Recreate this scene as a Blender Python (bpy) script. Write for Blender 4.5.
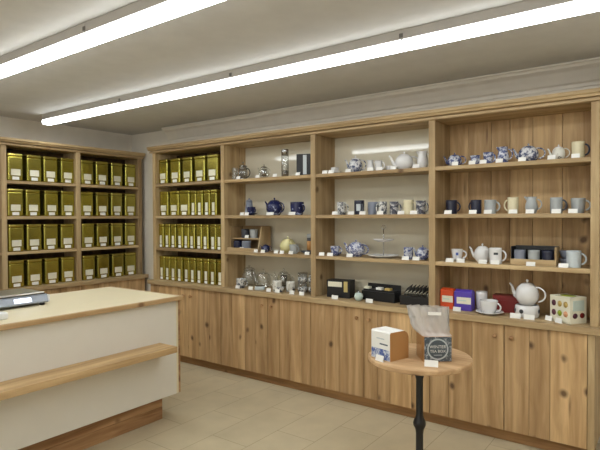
import bpy, bmesh, math, random
from mathutils import Matrix, Vector
random.seed(7)
PI = math.pi
for o in list(bpy.data.objects):
    bpy.data.objects.remove(o)
SC = bpy.context.scene
COL = SC.collection

# ------------------------------------------------------------------ camera, world, exposure
cam_d = bpy.data.cameras.new('camera')
cam_d.sensor_fit = 'HORIZONTAL'; cam_d.sensor_width = 36.0
cam_d.lens = 515.65 / 600 * 36
cam_d.clip_start = 0.02
cam = bpy.data.objects.new('camera', cam_d); COL.objects.link(cam)
cam.matrix_world = (Matrix.Translation((4.597, -3.570, 1.5)) @ Matrix.Rotation(0.6326, 4, 'Z')
                    @ Matrix.Rotation(PI / 2 - 0.016, 4, 'X') @ Matrix.Rotation(-0.004, 4, 'Z'))
SC.camera = cam
w = bpy.data.worlds.new('world'); SC.world = w; w.use_nodes = True
w.node_tree.nodes['Background'].inputs[0].default_value = (1, 0.96, 0.90, 1)
w.node_tree.nodes['Background'].inputs[1].default_value = 2.8
# the sky comes in through an unseen window, added behind the camera to brighten the shelves; the portal only guides its sampling
pd = bpy.data.lights.new('added_window_portal', 'AREA'); pd.shape = 'RECTANGLE'; pd.size = 4.6; pd.size_y = 1.75
pd.cycles.is_portal = True
po = bpy.data.objects.new('added_window_portal', pd); COL.objects.link(po)
po.location = (3.3, -5.68, 1.475); po.rotation_euler = (PI / 2, 0, 0)
SC.view_settings.view_transform = 'Standard'
SC.view_settings.look = 'None'
SC.view_settings.gamma = 1
SC.view_settings.use_curve_mapping = False
SC.view_settings.exposure = -0.09
LAMP = 21.5                     # strength of the underside of the ceiling lights' diffusers
LAMP_SIDE = 7.2                 # and of their sides
LAMP_COL = (0.95, 1.0, 1.02)

# ------------------------------------------------------------------ materials
def S(r, g, b):
    f = lambda c: (c / 255 / 12.92) if c / 255 <= 0.04045 else ((c / 255 + 0.055) / 1.055) ** 2.4
    return (f(r), f(g), f(b), 1)
MATS = {}
class N:
    def __init__(self, name):
        self.m = bpy.data.materials.new(name); self.m.use_nodes = True
        self.t = self.m.node_tree; self.b = self.t.nodes['Principled BSDF']
    def n(self, typ, **kw):
        x = self.t.nodes.new(typ)
        for k, v in kw.items():
            if k.startswith('i_'):
                key = k[2:]
                x.inputs[int(key) if key.isdigit() else key].default_value = v
            else: setattr(x, k, v)
        return x
    def l(self, a, b): self.t.links.new(a, b)
    def ramp(self, src, stops, interp='LINEAR'):
        r = self.n('ShaderNodeValToRGB'); r.color_ramp.interpolation = interp
        e = r.color_ramp.elements
        while len(e) < len(stops): e.new(0.5)
        for el, (p, c) in zip(e, stops): el.position = p; el.color = c
        self.l(src, r.inputs[0]); return r.outputs[0]
    def mix(self, fac, a, b, mode='MIX'):
        x = self.n('ShaderNodeMix', data_type='RGBA', blend_type=mode)
        for v, i in ((fac, 0), (a, 6), (b, 7)):
            if hasattr(v, 'is_output'): self.l(v, x.inputs[i])
            else: x.inputs[i].default_value = v
        return x.outputs[2]
def plain(name, col, rough=0.5, metal=0.0, spec=0.5, bump=0.0, vary=0.06):
    k = N(name); tc = k.n('ShaderNodeTexCoord')
    nz = k.n('ShaderNodeTexNoise', i_Scale=9.0, i_Detail=3.0); k.l(tc.outputs['Object'], nz.inputs['Vector'])
    dark = tuple(c * (1 - vary) for c in col[:3]) + (1,)
    k.l(k.ramp(nz.outputs[0], [(0.3, dark), (0.7, col)]), k.b.inputs['Base Color'])
    k.b.inputs['Roughness'].default_value = rough; k.b.inputs['Metallic'].default_value = metal
    k.b.inputs['Specular IOR Level'].default_value = spec
    if bump:
        n2 = k.n('ShaderNodeTexNoise', i_Scale=160.0, i_Detail=2.0); k.l(tc.outputs['Object'], n2.inputs['Vector'])
        bp = k.n('ShaderNodeBump', i_Strength=bump, i_Distance=0.002)
        k.l(n2.outputs[0], bp.inputs['Height']); k.l(bp.outputs[0], k.b.inputs['Normal'])
    MATS[name] = k.m; return k.m
def wood(name, axis, light, dark, knot, knots=1.0, rough=0.55, contrast=1.0):
    """Pine: streaks along AXIS (0,1,2), dark knots, and a tone of its own per board."""
    k = N(name); tc = k.n('ShaderNodeTexCoord')
    at = k.n('ShaderNodeAttribute', attribute_name='tone')
    off = k.n('ShaderNodeVectorMath', operation='SCALE', i_0=(3.7, 5.3, 7.1))
    mul = k.n('ShaderNodeMath', operation='MULTIPLY', i_1=9.0); k.l(at.outputs['Fac'], mul.inputs[0])
    k.l(mul.outputs[0], off.inputs['Scale'])
    ad = k.n('ShaderNodeVectorMath', operation='ADD'); k.l(tc.outputs['Object'], ad.inputs[0]); k.l(off.outputs[0], ad.inputs[1])
    def mapped(al, ac):
        s = [ac, ac, ac]; s[axis] = al
        mp = k.n('ShaderNodeMapping'); mp.inputs['Scale'].default_value = s
        k.l(ad.outputs[0], mp.inputs['Vector']); return mp.outputs[0]
    warp = k.n('ShaderNodeTexNoise', i_Scale=1.0, i_Detail=2.0); k.l(mapped(1.6, 7.0), warp.inputs['Vector'])
    fine = k.n('ShaderNodeTexNoise', i_Scale=1.0, i_Detail=6.0, i_Roughness=0.62); k.l(mapped(2.2, 55.0), fine.inputs['Vector'])
    broad = k.n('ShaderNodeTexNoise', i_Scale=1.0, i_Detail=3.0); k.l(mapped(1.1, 13.0), broad.inputs['Vector'])
    md = tuple((a * 0.55 + b * 0.45) for a, b in zip(light, dark))
    md = tuple((a * 0.5 + b * 0.5) for a, b in zip(light, dark))
    # growth lines: bands warped along the board
    wa = k.n('ShaderNodeVectorMath', operation='SCALE'); wa.inputs['Scale'].default_value = 1.5
    k.l(warp.outputs['Color'], wa.inputs[0])
    gv = k.n('ShaderNodeVectorMath', operation='ADD'); k.l(mapped(0.5, 16.0), gv.inputs[0]); k.l(wa.outputs[0], gv.inputs[1])
    grow = k.n('ShaderNodeTexNoise', i_Scale=1.0, i_Detail=4.0, i_Roughness=0.55); k.l(gv.outputs[0], grow.inputs['Vector'])
    c1 = k.ramp(grow.outputs[0], [(0.34, dark), (0.5, md), (0.62, light)])
    cf = k.ramp(fine.outputs[0], [(0.3, (0.86, 0.84, 0.8, 1)), (0.6, (1.03, 1.02, 1.0, 1))])
    c1 = k.mix(0.8 * contrast, c1, cf, 'MULTIPLY')
    c2 = k.ramp(broad.outputs[0], [(0.3, (0.80, 0.76, 0.70, 1)), (0.55, (1, 1, 1, 1)), (0.75, (1.06, 1.04, 1.0, 1))])
    c = k.mix(0.75, c1, c2, 'MULTIPLY')
    def specks(al, ac, r0, r1, share, amount, c):
        vo = k.n('ShaderNodeTexVoronoi', i_Scale=1.0); vo.feature = 'F1'
        wv = k.n('ShaderNodeVectorMath', operation='ADD'); k.l(mapped(al, ac), wv.inputs[0])
        ws = k.n('ShaderNodeVectorMath', operation='SCALE'); ws.inputs['Scale'].default_value = 0.45
        k.l(warp.outputs['Color'], ws.inputs[0]); k.l(ws.outputs[0], wv.inputs[1]); k.l(wv.outputs[0], vo.inputs['Vector'])
        kf = k.ramp(vo.outputs['Distance'], [(r0, (1, 1, 1, 1)), ((r0 + r1) / 2, (0.45, 0.45, 0.45, 1)), (r1, (0, 0, 0, 1))])
        sel = k.n('ShaderNodeSeparateColor'); k.l(vo.outputs['Color'], sel.inputs[0])
        gt = k.n('ShaderNodeMath', operation='GREATER_THAN', i_1=1 - share); k.l(sel.outputs[0], gt.inputs[0])
        kk = k.n('ShaderNodeMath', operation='MULTIPLY'); k.l(kf, kk.inputs[0]); k.l(gt.outputs[0], kk.inputs[1])
        k2 = k.n('ShaderNodeMath', operation='MULTIPLY', i_1=amount); k.l(kk.outputs[0], k2.inputs[0])
        return k.mix(k2.outputs[0], c, knot)
    c = specks(6.5, 8.5, 0.09, 0.24, 0.30 * knots, 0.85, c)          # knots
    c = specks(2.0, 17.0, 0.05, 0.20, 0.16 * knots, 0.6, c)          # long dark shakes
    tone = k.ramp(at.outputs['Fac'], [(0.0, (0.74, 0.70, 0.66, 1)), (0.5, (0.95, 0.93, 0.91, 1)), (1.0, (1.12, 1.10, 1.05, 1))])
    c = k.mix(1.0, c, tone, 'MULTIPLY')
    k.l(c, k.b.inputs['Base Color']); k.b.inputs['Roughness'].default_value = rough
    k.b.inputs['Specular IOR Level'].default_value = 0.3
    bp = k.n('ShaderNodeBump', i_Strength=0.12, i_Distance=0.002); k.l(fine.outputs[0], bp.inputs['Height']); k.l(bp.outputs[0], k.b.inputs['Normal'])
    MATS[name] = k.m; return k.m
SHL, SHD, SHK = S(196, 174, 136), S(168, 143, 106), S(100, 74, 48)
wood('shelf_wood_x', 0, SHL, SHD, SHK, 0.6)
wood('shelf_wood_y', 1, SHL, SHD, SHK, 0.6)
wood('shelf_wood_z', 2, SHL, SHD, SHK, 0.6)
DL, DD, DK = S(214, 182, 138), S(176, 143, 102), S(78, 54, 36)
wood('door_wood', 2, DL, DD, DK, 1.25, contrast=0.95)
wood('plinth_wood', 1, S(196, 158, 116), S(142, 104, 70), S(76, 50, 32), 1.2)
wood('kick_wood', 0, S(176, 138, 94), S(136, 102, 66), S(70, 46, 30), 0.6)
wood('shaded_back_wood', 2, S(92, 70, 46), S(62, 46, 30), S(36, 26, 18), 0.8)  # back wood coloured darker to paint in the shade behind the tins
wood('back_wood', 2, S(206, 176, 132), S(160, 128, 88), S(84, 56, 36), 1.0)
wood('ledge_wood', 1, S(200, 172, 130), S(172, 142, 102), S(110, 78, 50), 0.3)
wood('table_wood', 0, S(218, 186, 146), S(190, 154, 114), S(130, 94, 62), 0.1)
plain('white_paint', S(224, 217, 204), 0.75, bump=0.05)
plain('ceiling_paint', S(208, 206, 202), 0.85, bump=0.05)
plain('cream_board', S(214, 206, 184), 0.05, spec=0.7, vary=0.03)
plain('counter_white', S(222, 217, 205), 0.45, vary=0.02)
plain('counter_cream', S(224, 211, 178), 0.4, vary=0.03)
plain('edge_cream', S(226, 214, 180), 0.5)
plain('white_china', S(226, 225, 224), 0.18)
plain('cream_china', S(222, 212, 178), 0.2)
plain('yellow_china', S(214, 206, 152), 0.22)
plain('grey_china', S(168, 172, 172), 0.3)
plain('bluegrey_china', S(128, 134, 148), 0.35)
plain('darkgrey_china', S(66, 68, 74), 0.35)
plain('navy_china', S(28, 33, 60), 0.2)
plain('charcoal_china', S(32, 36, 56), 0.3)
plain('steel', S(180, 180, 178), 0.25, metal=1.0)
plain('brushed_steel', S(186, 184, 178), 0.34, metal=1.0)
plain('black_iron', S(20, 20, 21), 0.45)
plain('black_card', S(17, 17, 19), 0.5)
plain('dark_insert', S(34, 33, 33), 0.8)
plain('white_card', S(238, 237, 232), 0.7, vary=0.01)
plain('label_paper', S(226, 222, 200), 0.7, vary=0.03)
plain('kraft', S(176, 128, 74), 0.8)
plain('orange_print', S(214, 78, 34), 0.45)
plain('purple_print', S(84, 62, 168), 0.4)
plain('red_card', S(122, 26, 22), 0.5)
plain('green_print', S(150, 168, 40), 0.5)
plain('teal_print', S(70, 84, 94), 0.45)
plain('pale_print', S(196, 204, 206), 0.5)
plain('blue_print', S(84, 104, 176), 0.5)
plain('slate_print', S(92, 98, 112), 0.5)
plain('plum_print', S(92, 46, 62), 0.5)
plain('tan_print', S(196, 168, 96), 0.5)
plain('peach_print', S(220, 160, 120), 0.5)
plain('mint_print', S(196, 212, 204), 0.5)
plain('gold_card', S(196, 176, 110), 0.4)
plain('scale_grey', S(150, 158, 172), 0.35)
plain('white_plastic', S(222, 222, 222), 0.35)
plain('black_rubber', S(24, 24, 26), 0.7)
plain('lamp_housing', S(176, 170, 162), 0.5)
plain('lamp_clip', S(96, 92, 88), 0.5)
plain('gold_tin', S(190, 180, 88), 0.27, metal=0.92, vary=0.22)
plain('gold_tin_lid', S(194, 182, 96), 0.26, metal=0.95, vary=0.1)
def spotted(name, base, ink, scale, lo, hi, rough=0.2):
    k = N(name); tc = k.n('ShaderNodeTexCoord')
    nz = k.n('ShaderNodeTexNoise', i_Scale=scale, i_Detail=4.0, i_Roughness=0.7); k.l(tc.outputs['Object'], nz.inputs['Vector'])
    k.l(k.ramp(nz.outputs[0], [(lo, base), (hi, ink)]), k.b.inputs['Base Color'])
    k.b.inputs['Roughness'].default_value = rough; MATS[name] = k.m
spotted('willow_china', S(204, 207, 216), S(84, 92, 136), 40, 0.44, 0.54)
spotted('navy_flower_china', S(28, 34, 76), S(170, 180, 210), 30, 0.58, 0.66)
spotted('blue_print_china', S(214, 215, 218), S(84, 92, 122), 34, 0.46, 0.56)
spotted('grey_pattern_china', S(206, 205, 200), S(70, 74, 84), 42, 0.48, 0.55, 0.3)
spotted('dark_pattern_china', S(190, 190, 190), S(66, 68, 82), 36, 0.42, 0.54, 0.3)
spotted('cat_pattern_china', S(220, 218, 208), S(60, 56, 54), 20, 0.58, 0.63, 0.3)
spotted('lavender_print', S(214, 220, 226), S(60, 88, 160), 30, 0.42, 0.56, 0.5)
spotted('teal_leaf_print', S(70, 82, 92), S(176, 182, 186), 60, 0.52, 0.62, 0.5)
def thin(name, tint, gloss, white=0.0, rough=0.06):
    k = N(name); t = k.t; out = t.nodes['Material Output']
    tr = k.n('ShaderNodeBsdfTransparent'); tr.inputs[0].default_value = tint
    gl = k.n('ShaderNodeBsdfGlossy'); gl.inputs['Roughness'].default_value = rough
    lw = k.n('ShaderNodeLayerWeight', i_Blend=0.35)
    mr = k.n('ShaderNodeMapRange'); mr.inputs['To Min'].default_value = gloss; mr.inputs['To Max'].default_value = min(1, gloss + 0.5)
    k.l(lw.outputs['Facing'], mr.inputs['Value'])
    ms = k.n('ShaderNodeMixShader'); k.l(mr.outputs[0], ms.inputs[0]); k.l(tr.outputs[0], ms.inputs[1]); k.l(gl.outputs[0], ms.inputs[2])
    last = ms
    if white:
        df = k.n('ShaderNodeBsdfDiffuse'); df.inputs[0].default_value = S(244, 243, 240)
        tl = k.n('ShaderNodeBsdfTranslucent'); tl.inputs[0].default_value = S(240, 238, 236)
        both = k.n('ShaderNodeMixShader'); both.inputs[0].default_value = 0.5
        k.l(df.outputs[0], both.inputs[1]); k.l(tl.outputs[0], both.inputs[2])
        m2 = k.n('ShaderNodeMixShader'); m2.inputs[0].default_value = white
        k.l(ms.outputs[0], m2.inputs[1]); k.l(both.outputs[0], m2.inputs[2]); last = m2
    k.l(last.outputs[0], out.inputs['Surface']); MATS[name] = k.m
thin('clear_glass', (0.965, 0.975, 0.97, 1), 0.09, 0.05)
thin('cellophane', (0.97, 0.97, 0.97, 1), 0.12, 0.52, 0.2)
thin('clear_film', (0.99, 0.99, 0.99, 1), 0.02, 0.0, 0.1)
def glow(name, col, strength):
    k = N(name); k.b.inputs['Base Color'].default_value = (0.9, 0.9, 0.88, 1)
    k.b.inputs['Emission Color'].default_value = col; k.b.inputs['Emission Strength'].default_value = strength
    MATS[name] = k.m
glow('lamp_diffuser', LAMP_COL + (1,), LAMP)
glow('lamp_diffuser_side', LAMP_COL + (1,), LAMP_SIDE)
glow('lit_display', (0.72, 0.82, 1, 1), 1.3)
def tiles():
    k = N('floor_tiles'); tc = k.n('ShaderNodeTexCoord')
    mp = k.n('ShaderNodeMapping'); mp.inputs['Rotation'].default_value = (0, 0, PI / 2)
    mp.inputs['Location'].default_value = (-0.125, 2.425, 0)
    k.l(tc.outputs['Object'], mp.inputs['Vector'])
    br = k.n('ShaderNodeTexBrick', i_Scale=1.0); br.offset = 0.5
    br.inputs['Brick Width'].default_value = 0.64; br.inputs['Row Height'].default_value = 0.3175
    br.inputs['Mortar Size'].default_value = 0.0028; br.inputs['Mortar Smooth'].default_value = 0.3
    br.inputs['Color1'].default_value = S(199, 186, 157); br.inputs['Color2'].default_value = S(194, 181, 152)
    br.inputs['Mortar'].default_value = S(162, 147, 118)
    k.l(mp.outputs[0], br.inputs['Vector'])
    nz = k.n('ShaderNodeTexNoise', i_Scale=5.0, i_Detail=5.0); k.l(tc.outputs['Object'], nz.inputs['Vector'])
    v = k.ramp(nz.outputs[0], [(0.3, (0.9, 0.89, 0.87, 1)), (0.7, (1.03, 1.02, 1, 1))])
    k.l(k.mix(1.0, br.outputs['Color'], v, 'MULTIPLY'), k.b.inputs['Base Color'])
    k.b.inputs['Roughness'].default_value = 0.42; k.b.inputs['Specular IOR Level'].default_value = 0.35
    MATS['floor_tiles'] = k.m
tiles()

# ------------------------------------------------------------------ mesh helpers
class MB:
    def __init__(self):
        self.bm = bmesh.new(); self.tone = self.bm.faces.layers.float.new('tone')
    def _paint(self, faces, tone, smooth=False):
        for f in faces: f[self.tone] = tone; f.smooth = smooth
    def box(self, x0, x1, y0, y1, z0, z1, bev=0.0, tone=None, seg=2, rot=None):
        tone = random.random() if tone is None else tone
        t = bmesh.new(); t.faces.layers.float.new('tone')
        r = bmesh.ops.create_cube(t, size=1)
        for v in t.verts:
            v.co = Vector(((x0 + x1) / 2 + v.co.x * (x1 - x0), (y0 + y1) / 2 + v.co.y * (y1 - y0), (z0 + z1) / 2 + v.co.z * (z1 - z0)))
        if bev: bmesh.ops.bevel(t, geom=list(t.edges), offset=bev, segments=seg, affect='EDGES', profile=0.5)
        if rot is not None: bmesh.ops.transform(t, matrix=rot, verts=t.verts)
        self.merge(t, tone, False); return self
    def merge(self, t, tone=0.5, smooth=False):
        vm = {v: self.bm.verts.new(v.co) for v in t.verts}
        fs = []
        for f in t.faces:
            try: fs.append(self.bm.faces.new([vm[v] for v in f.verts]))
            except ValueError: pass
        self._paint(fs, tone, smooth); t.free()
    def lathe(self, prof, seg=24, cx=0, cy=0, cz=0, sx=1, sy=1, smooth=True):
        rings = []
        for r, z in prof:
            if r < 1e-6: rings.append([self.bm.verts.new((cx, cy, cz + z))])
            else: rings.append([self.bm.verts.new((cx + r * sx * math.cos(2 * PI * i / seg), cy + r * sy * math.sin(2 * PI * i / seg), cz + z)) for i in range(seg)])
        fs = []
        for a, b in zip(rings, rings[1:]):
            for i in range(seg):
                j = (i + 1) % seg
                if len(a) == 1 and len(b) == 1: continue
                if len(a) == 1: q = [a[0], b[j], b[i]]
                elif len(b) == 1: q = [a[i], a[j], b[0]]
                else: q = [a[i], a[j], b[j], b[i]]
                try: fs.append(self.bm.faces.new(q))
                except ValueError: pass
        for ends, flip in ((rings[0], True), (rings[-1], False)):
            if len(ends) > 2:
                fs.append(self.bm.faces.new(ends[::-1] if flip else ends))
        self._paint(fs, 0.5, smooth); return self
    def tube(self, pts, rad, seg=10, closed=False):
        pts = [Vector(p) for p in pts]; n = len(pts)
        rad = rad if isinstance(rad, (list, tuple)) else [rad] * n
        rings = []; up = None
        for i, p in enumerate(pts):
            d = (pts[min(i + 1, n - 1)] - pts[max(i - 1, 0)]).normalized()
            if up is None: up = Vector((0, 1, 0)) if abs(d.y) < 0.9 else Vector((1, 0, 0))
            s = d.cross(up).normalized(); up = s.cross(d).normalized()
            rings.append([self.bm.verts.new(p + rad[i] * (math.cos(2 * PI * k / seg) * s + math.sin(2 * PI * k / seg) * up)) for k in range(seg)])
        fs = []
        for a, b in zip(rings, rings[1:]):
            for k in range(seg):
                j = (k + 1) % seg; fs.append(self.bm.faces.new([a[k], b[k], b[j], a[j]]))
        fs.append(self.bm.faces.new(rings[0])); fs.append(self.bm.faces.new(rings[-1][::-1]))
        self._paint(fs, 0.5, True); return self
    def prism(self, poly, axis, a, b, tone=0.5):
        """POLY in the two other axes, swept from A to B along AXIS."""
        def P(u, v, t):
            return {0: (t, u, v), 1: (u, t, v), 2: (u, v, t)}[axis]
        A = [self.bm.verts.new(P(u, v, a)) for u, v in poly]; B = [self.bm.verts.new(P(u, v, b)) for u, v in poly]
        fs = [self.bm.faces.new(A), self.bm.faces.new(B[::-1])]
        for i in range(len(A)):
            j = (i + 1) % len(A); fs.append(self.bm.faces.new([A[i], B[i], B[j], A[j]]))
        self._paint(fs, tone); return self
    def build(self, name, mat, parent=None, loc=None, rz=0):
        bmesh.ops.recalc_face_normals(self.bm, faces=self.bm.faces)
        me = bpy.data.meshes.new(name); self.bm.to_mesh(me); self.bm.free()
        me.materials.append(MATS[mat])
        o = bpy.data.objects.new(name, me); COL.objects.link(o)
        if parent is not None: o.parent = parent
        if loc is not None: o.location = loc
        o.rotation_euler.z = rz
        return o
def tag(o, label, cat, group=None):
    o['label'] = label; o['category'] = cat
    if group: o['group'] = group
    return o
def struct(o):
    o['kind'] = 'structure'; return o
def thing(name, label, cat, loc=(0, 0, 0), rz=0, group=None):
    o = bpy.data.objects.new(name, None); COL.objects.link(o); o.empty_display_size = 0.05
    o.location = loc; o.rotation_euler.z = rz
    return tag(o, label, cat, group)
def copy_tree(o, parent=None):
    c = o.copy(); COL.objects.link(c)
    if parent is not None: c.parent = parent
    for ch in list(o.children): copy_tree(ch, c)
    return c

# ------------------------------------------------------------------ the room
ZC = 2.505
XL, XR, YF = -0.80, 6.3, -5.7          # left wall, right wall, front wall (behind the camera)
YB, YA, XB = 0.318, 0.318, -0.09       # wall behind the long unit; where its crown begins
struct(MB().box(XL - .1, XR + .1, YF - .1, YA + .1, -0.1, 0).build('floor', 'floor_tiles'))
struct(MB().box(XL - .1, XR + .1, YF - .1, YA + .1, ZC, ZC + .1).build('ceiling', 'ceiling_paint'))
struct(MB().box(XL - .1, XL, YF, YA, 0, ZC).build('wall_left', 'white_paint'))
struct(MB().box(XL - .1, XR + .1, YB, YB + .1, 0, ZC).build('wall_back', 'white_paint'))
struct(MB().box(XR, XR + .1, YF, YB, 0, ZC).build('wall_right', 'white_paint'))
WX0, WX1, WZ0, WZ1 = 1.0, 5.6, 0.6, 2.35
wf = MB().box(XL - .1, WX0, YF - .1, YF, 0, ZC).box(WX1, XR + .1, YF - .1, YF, 0, ZC).box(WX0, WX1, YF - .1, YF, 0, WZ0).box(WX0, WX1, YF - .1, YF, WZ1, ZC)
struct(wf.build('wall_front', 'white_paint'))
wn = struct(bpy.data.objects.new('added_window_1', None)); COL.objects.link(wn); wn.location = (WX0, YF, WZ0)  # unseen window, added to let in frontal fill light
fm = MB()
for k in range(4):
    x = (WX1 - WX0) * k / 3
    fm.box(max(0, x - .03), min(WX1 - WX0, x + .03), -.08, -.02, 0.03, WZ1 - WZ0 - .03, .002)
fm.box(0, WX1 - WX0, -.08, -.02, 0, .03, .002).box(0, WX1 - WX0, -.08, -.02, WZ1 - WZ0 - .03, WZ1 - WZ0, .002)
fm.build('added_window_frame', 'white_paint', wn)
MB().box(.031, WX1 - WX0 - .031, -.053, -.047, .031, WZ1 - WZ0 - .031).build('added_window_pane', 'clear_glass', wn)
def crown():
    prof = [(0.0, -0.15), (0.012, -0.15), (0.014, -0.128), (0.03, -0.118), (0.045, -0.085), (0.07, -0.05), (0.1, -0.032), (0.108, -0.016), (0.122, -0.012), (0.122, -0.001), (0, -0.001)]
    path = [(XB, YB), (XR, YB)]
    m = MB(); rings = []
    n = len(path)
    for i, p in enumerate(path):
        p = Vector(p)
        d0 = (p - Vector(path[i - 1])).normalized() if i else None
        d1 = (Vector(path[i + 1]) - p).normalized() if i < n - 1 else None
        r = lambda d: Vector((d.y, -d.x))             # the side of the room
        if d0 is None: off = r(d1)
        elif d1 is None: off = r(d0)
        else: off = r(d0) + r(d1)
        rings.append([m.bm.verts.new((p.x + off.x * u, p.y + off.y * u, ZC + v)) for u, v in prof])
    for a, b in zip(rings, rings[1:]):
        for k in range(len(prof)):
            j = (k + 1) % len(prof); m.bm.faces.new([a[k], a[j], b[j], b[k]])
    m.bm.faces.new(rings[0]); m.bm.faces.new(rings[-1][::-1])
    return struct(m.build('trim_1', 'white_paint'))
crown()
struct(MB().box(4.212, 4.40, 0.06, 0.317, 2.30, 2.46, 0.004).build('trim_2', 'white_paint'))

# ------------------------------------------------------------------ strip lights
def light_unit(x0, y, label, clip=True):
    L = 1.259
    t = thing('strip_light', label, 'ceiling light', (x0, y, ZC), 0, 'linear ceiling lights')
    MB().box(0, L, -0.042, 0.042, -0.056, -0.0005, 0.003).build('housing', 'lamp_housing', t)
    pr = [(-0.044, -0.056), (-0.046, -0.078), (-0.043, -0.088), (-0.034, -0.095), (0.034, -0.095), (0.043, -0.088), (0.046, -0.078), (0.044, -0.056)]
    df = MB().prism(pr, 0, 0.004, L - 0.004).build('diffuser', 'lamp_diffuser', t)
    df.data.materials.append(MATS['lamp_diffuser_side'])
    for p in df.data.polygons: p.material_index = 0 if p.normal.z < -0.9 else 1
    for s in (0.003, L - 0.003):
        MB().box(s - 0.003, s + 0.003, -0.043, 0.043, -0.086, -0.050, 0.001).build('end_cap', 'white_plastic', t)
    if clip:
        MB().box(L - 0.014, L + 0.008, -0.047, -0.0422, -0.046, -0.022, 0.002).build('clip', 'lamp_clip', t)
    return t
for row, y, x0, n in (('far', -0.955, -0.39, 5), ('near', -2.03, -0.39, 5)):
    for i in range(n):
        nth = ['first', 'second', 'third', 'fourth', 'fifth'][i]
        light_unit(x0 + i * 1.262, y, 'lit strip light, %s from the side wall, %s' % (nth, 'in the row nearest the long shelving' if row == 'far' else 'in the row over the counter'))
for i in range(4):  # unseen row, added for extra light from the camera side
    light_unit(0.8 + i * 1.28, -3.9, 'lit strip light, %s from the side wall, in an added unseen row behind the camera' % ['first', 'second', 'third', 'fourth'][i])

# ------------------------------------------------------------------ long shelving and its base
POSTS = [(0, .047), (1.032, 1.077), (2.092, 2.140), (3.137, 3.186), (4.168, 4.214)]
ZW = 0.825                                # top of the worktop
SH = [1.173, 1.515, 1.857]                # tops of the three shelves
TOP0, TOP1 = 2.19, 2.257
unit = thing('shelving_unit', 'long wooden wall shelving in four bays, full of teaware and gold tins', 'shelving', (0, 0, ZW))
def up(m, name, mat, par=unit): return m.build(name, mat, par, (0, 0, -ZW) if par is unit else None)
for a, b in POSTS: up(MB().box(a, b, 0, .315, ZW, TOP0, 0.002), 'upright', 'shelf_wood_z')
for (a, b), (c, d) in zip(POSTS, POSTS[1:]):
    for z in SH: up(MB().box(b, c, 0.004, .296, z - .028, z, 0.002), 'shelf', 'shelf_wood_x')
for i, ((a, b), (c, d)) in enumerate(zip(POSTS, POSTS[1:])):
    if i in (1, 2):
        o = up(MB().prism([(.2975, ZW), (.3085, TOP0), (.3145, TOP0), (.3145, ZW)], 0, b, c), 'back_panel', 'cream_board'); o['label'] = 'glossy cream back panel'
    else:
        m = MB(); x = b
        while x < c - .001:
            x2 = min(c, x + random.uniform(.13, .19))
            if c - x2 < .06: x2 = c
            m.box(x + .0012, x2 - .0012, .297, .312, ZW, TOP0, 0.002); x = x2
        o = up(m, 'back_panel', 'back_wood' if i else 'shaded_back_wood'); o['label'] = 'plank back panel'
up(MB().box(0, 4.26, 0.0, .315, TOP0, TOP0 + .025, 0.001), 'top_board', 'shelf_wood_x')
up(MB().prism([(-.0005, 2.192), (-.018, 2.192), (-.018, 2.206), (-.003, 2.207), (-.003, 2.216), (-.034, 2.217), (-.038, 2.228), (-.050, 2.236), (-.052, TOP1), (.315, TOP1), (.315, 2.216), (-.0005, 2.2155)], 0, -.03, 4.27), 'cornice', 'shelf_wood_x')

tag(MB().box(-.03, 4.27, -.06, .315, .783, ZW, 0.004, 0.5).build('worktop', 'shelf_wood_x'), 'continuous wooden worktop under the long teaware shelving', 'worktop')
KNOB = [(0, 0), (.007, 0), (.0065, .008), (.0075, .012), (.014, .018), (.0155, .024), (.012, .031), (0, .034)]
def knob(par, x, y, z, axis_x=False):
    m = MB(); m.lathe(KNOB, 14)
    rot = Matrix.Rotation(PI / 2, 4, 'X') if not axis_x else Matrix.Rotation(PI / 2, 4, 'Y')
    bmesh.ops.transform(m.bm, matrix=Matrix.Translation((x, y, z)) @ rot, verts=m.bm.verts)
    return m.build('knob', 'plinth_wood', par)
EDGES = [0.0, 1.057, 2.117, 3.162, 4.20]
SPLIT = [0.60, 1.648, 2.624, 3.676]
PLANK = {0: ([.15, .30, .44], [.75, .90]), 1: ([1.21, 1.371, 1.50], [1.78, 1.896, 2.02]), 2: ([2.26, 2.404], [2.74, 2.848, 3.02]), 3: ([3.30, 3.466], [3.831, 3.954])}
BAYN = ['leftmost bay of gold tins', 'second bay from the left', 'third bay from the left', 'rightmost bay']
BAYD = ['below the leftmost bay, beside the counter end', 'below the bay of glass teapots and blue cups', 'below the bay of black gift boxes', 'below the bay of the white teapot and fruit box']
for i in range(4):
    x0, x1, xs = EDGES[i], EDGES[i + 1], SPLIT[i]
    cab = thing('base_cabinet', 'plank-fronted pine base cabinet ' + BAYD[i], 'cabinet', (0, 0, 0), 0, 'base cabinets under the long worktop')
    b = MB()
    b.box(x0 + .001, x0 + .02, -.018, .315, .079, .782, 0, .5).box(x1 - (.038 if i == 3 else .02), x1 - .001, -.04 if i == 3 else -.018, .315, .079, .782, 0, .7)
    b.box(x0 + .02, x1 - .02, -.018, .315, .079, .099, 0, .5).box(x0 + .02, x1 - .02, .30, .315, .099, .782, 0, .5).box(x0 + .02, x1 - .02, -.018, .30, .762, .782, 0, .5)
    b.build('carcass', 'shelf_wood_z', cab)
    e1 = x1 - (.040 if i == 3 else .0015)
    for side, (a, c, cuts) in enumerate(((x0 + .0015, xs - .002, PLANK[i][0]), (xs + .002, e1, PLANK[i][1]))):
        d = MB(); xs_ = [a] + [q for q in cuts if a + .03 < q < c - .03] + [c]
        for p, q in zip(xs_, xs_[1:]):
            d.box(p + .001, q - .001, -.041, -.019, .082, .779, 0.0022)
        dd = d.build('door', 'door_wood', cab)
        knob(dd, (xs - .055) if side == 0 else (xs + .05), -.040, .705)
tag(MB().box(.01, 4.20, 0.0, .02, 0.0005, .078, 0.001, .4).build('kickboard', 'kick_wood'), 'dark wooden kickboard under the long row of base cabinets', 'kickboard')

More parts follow.
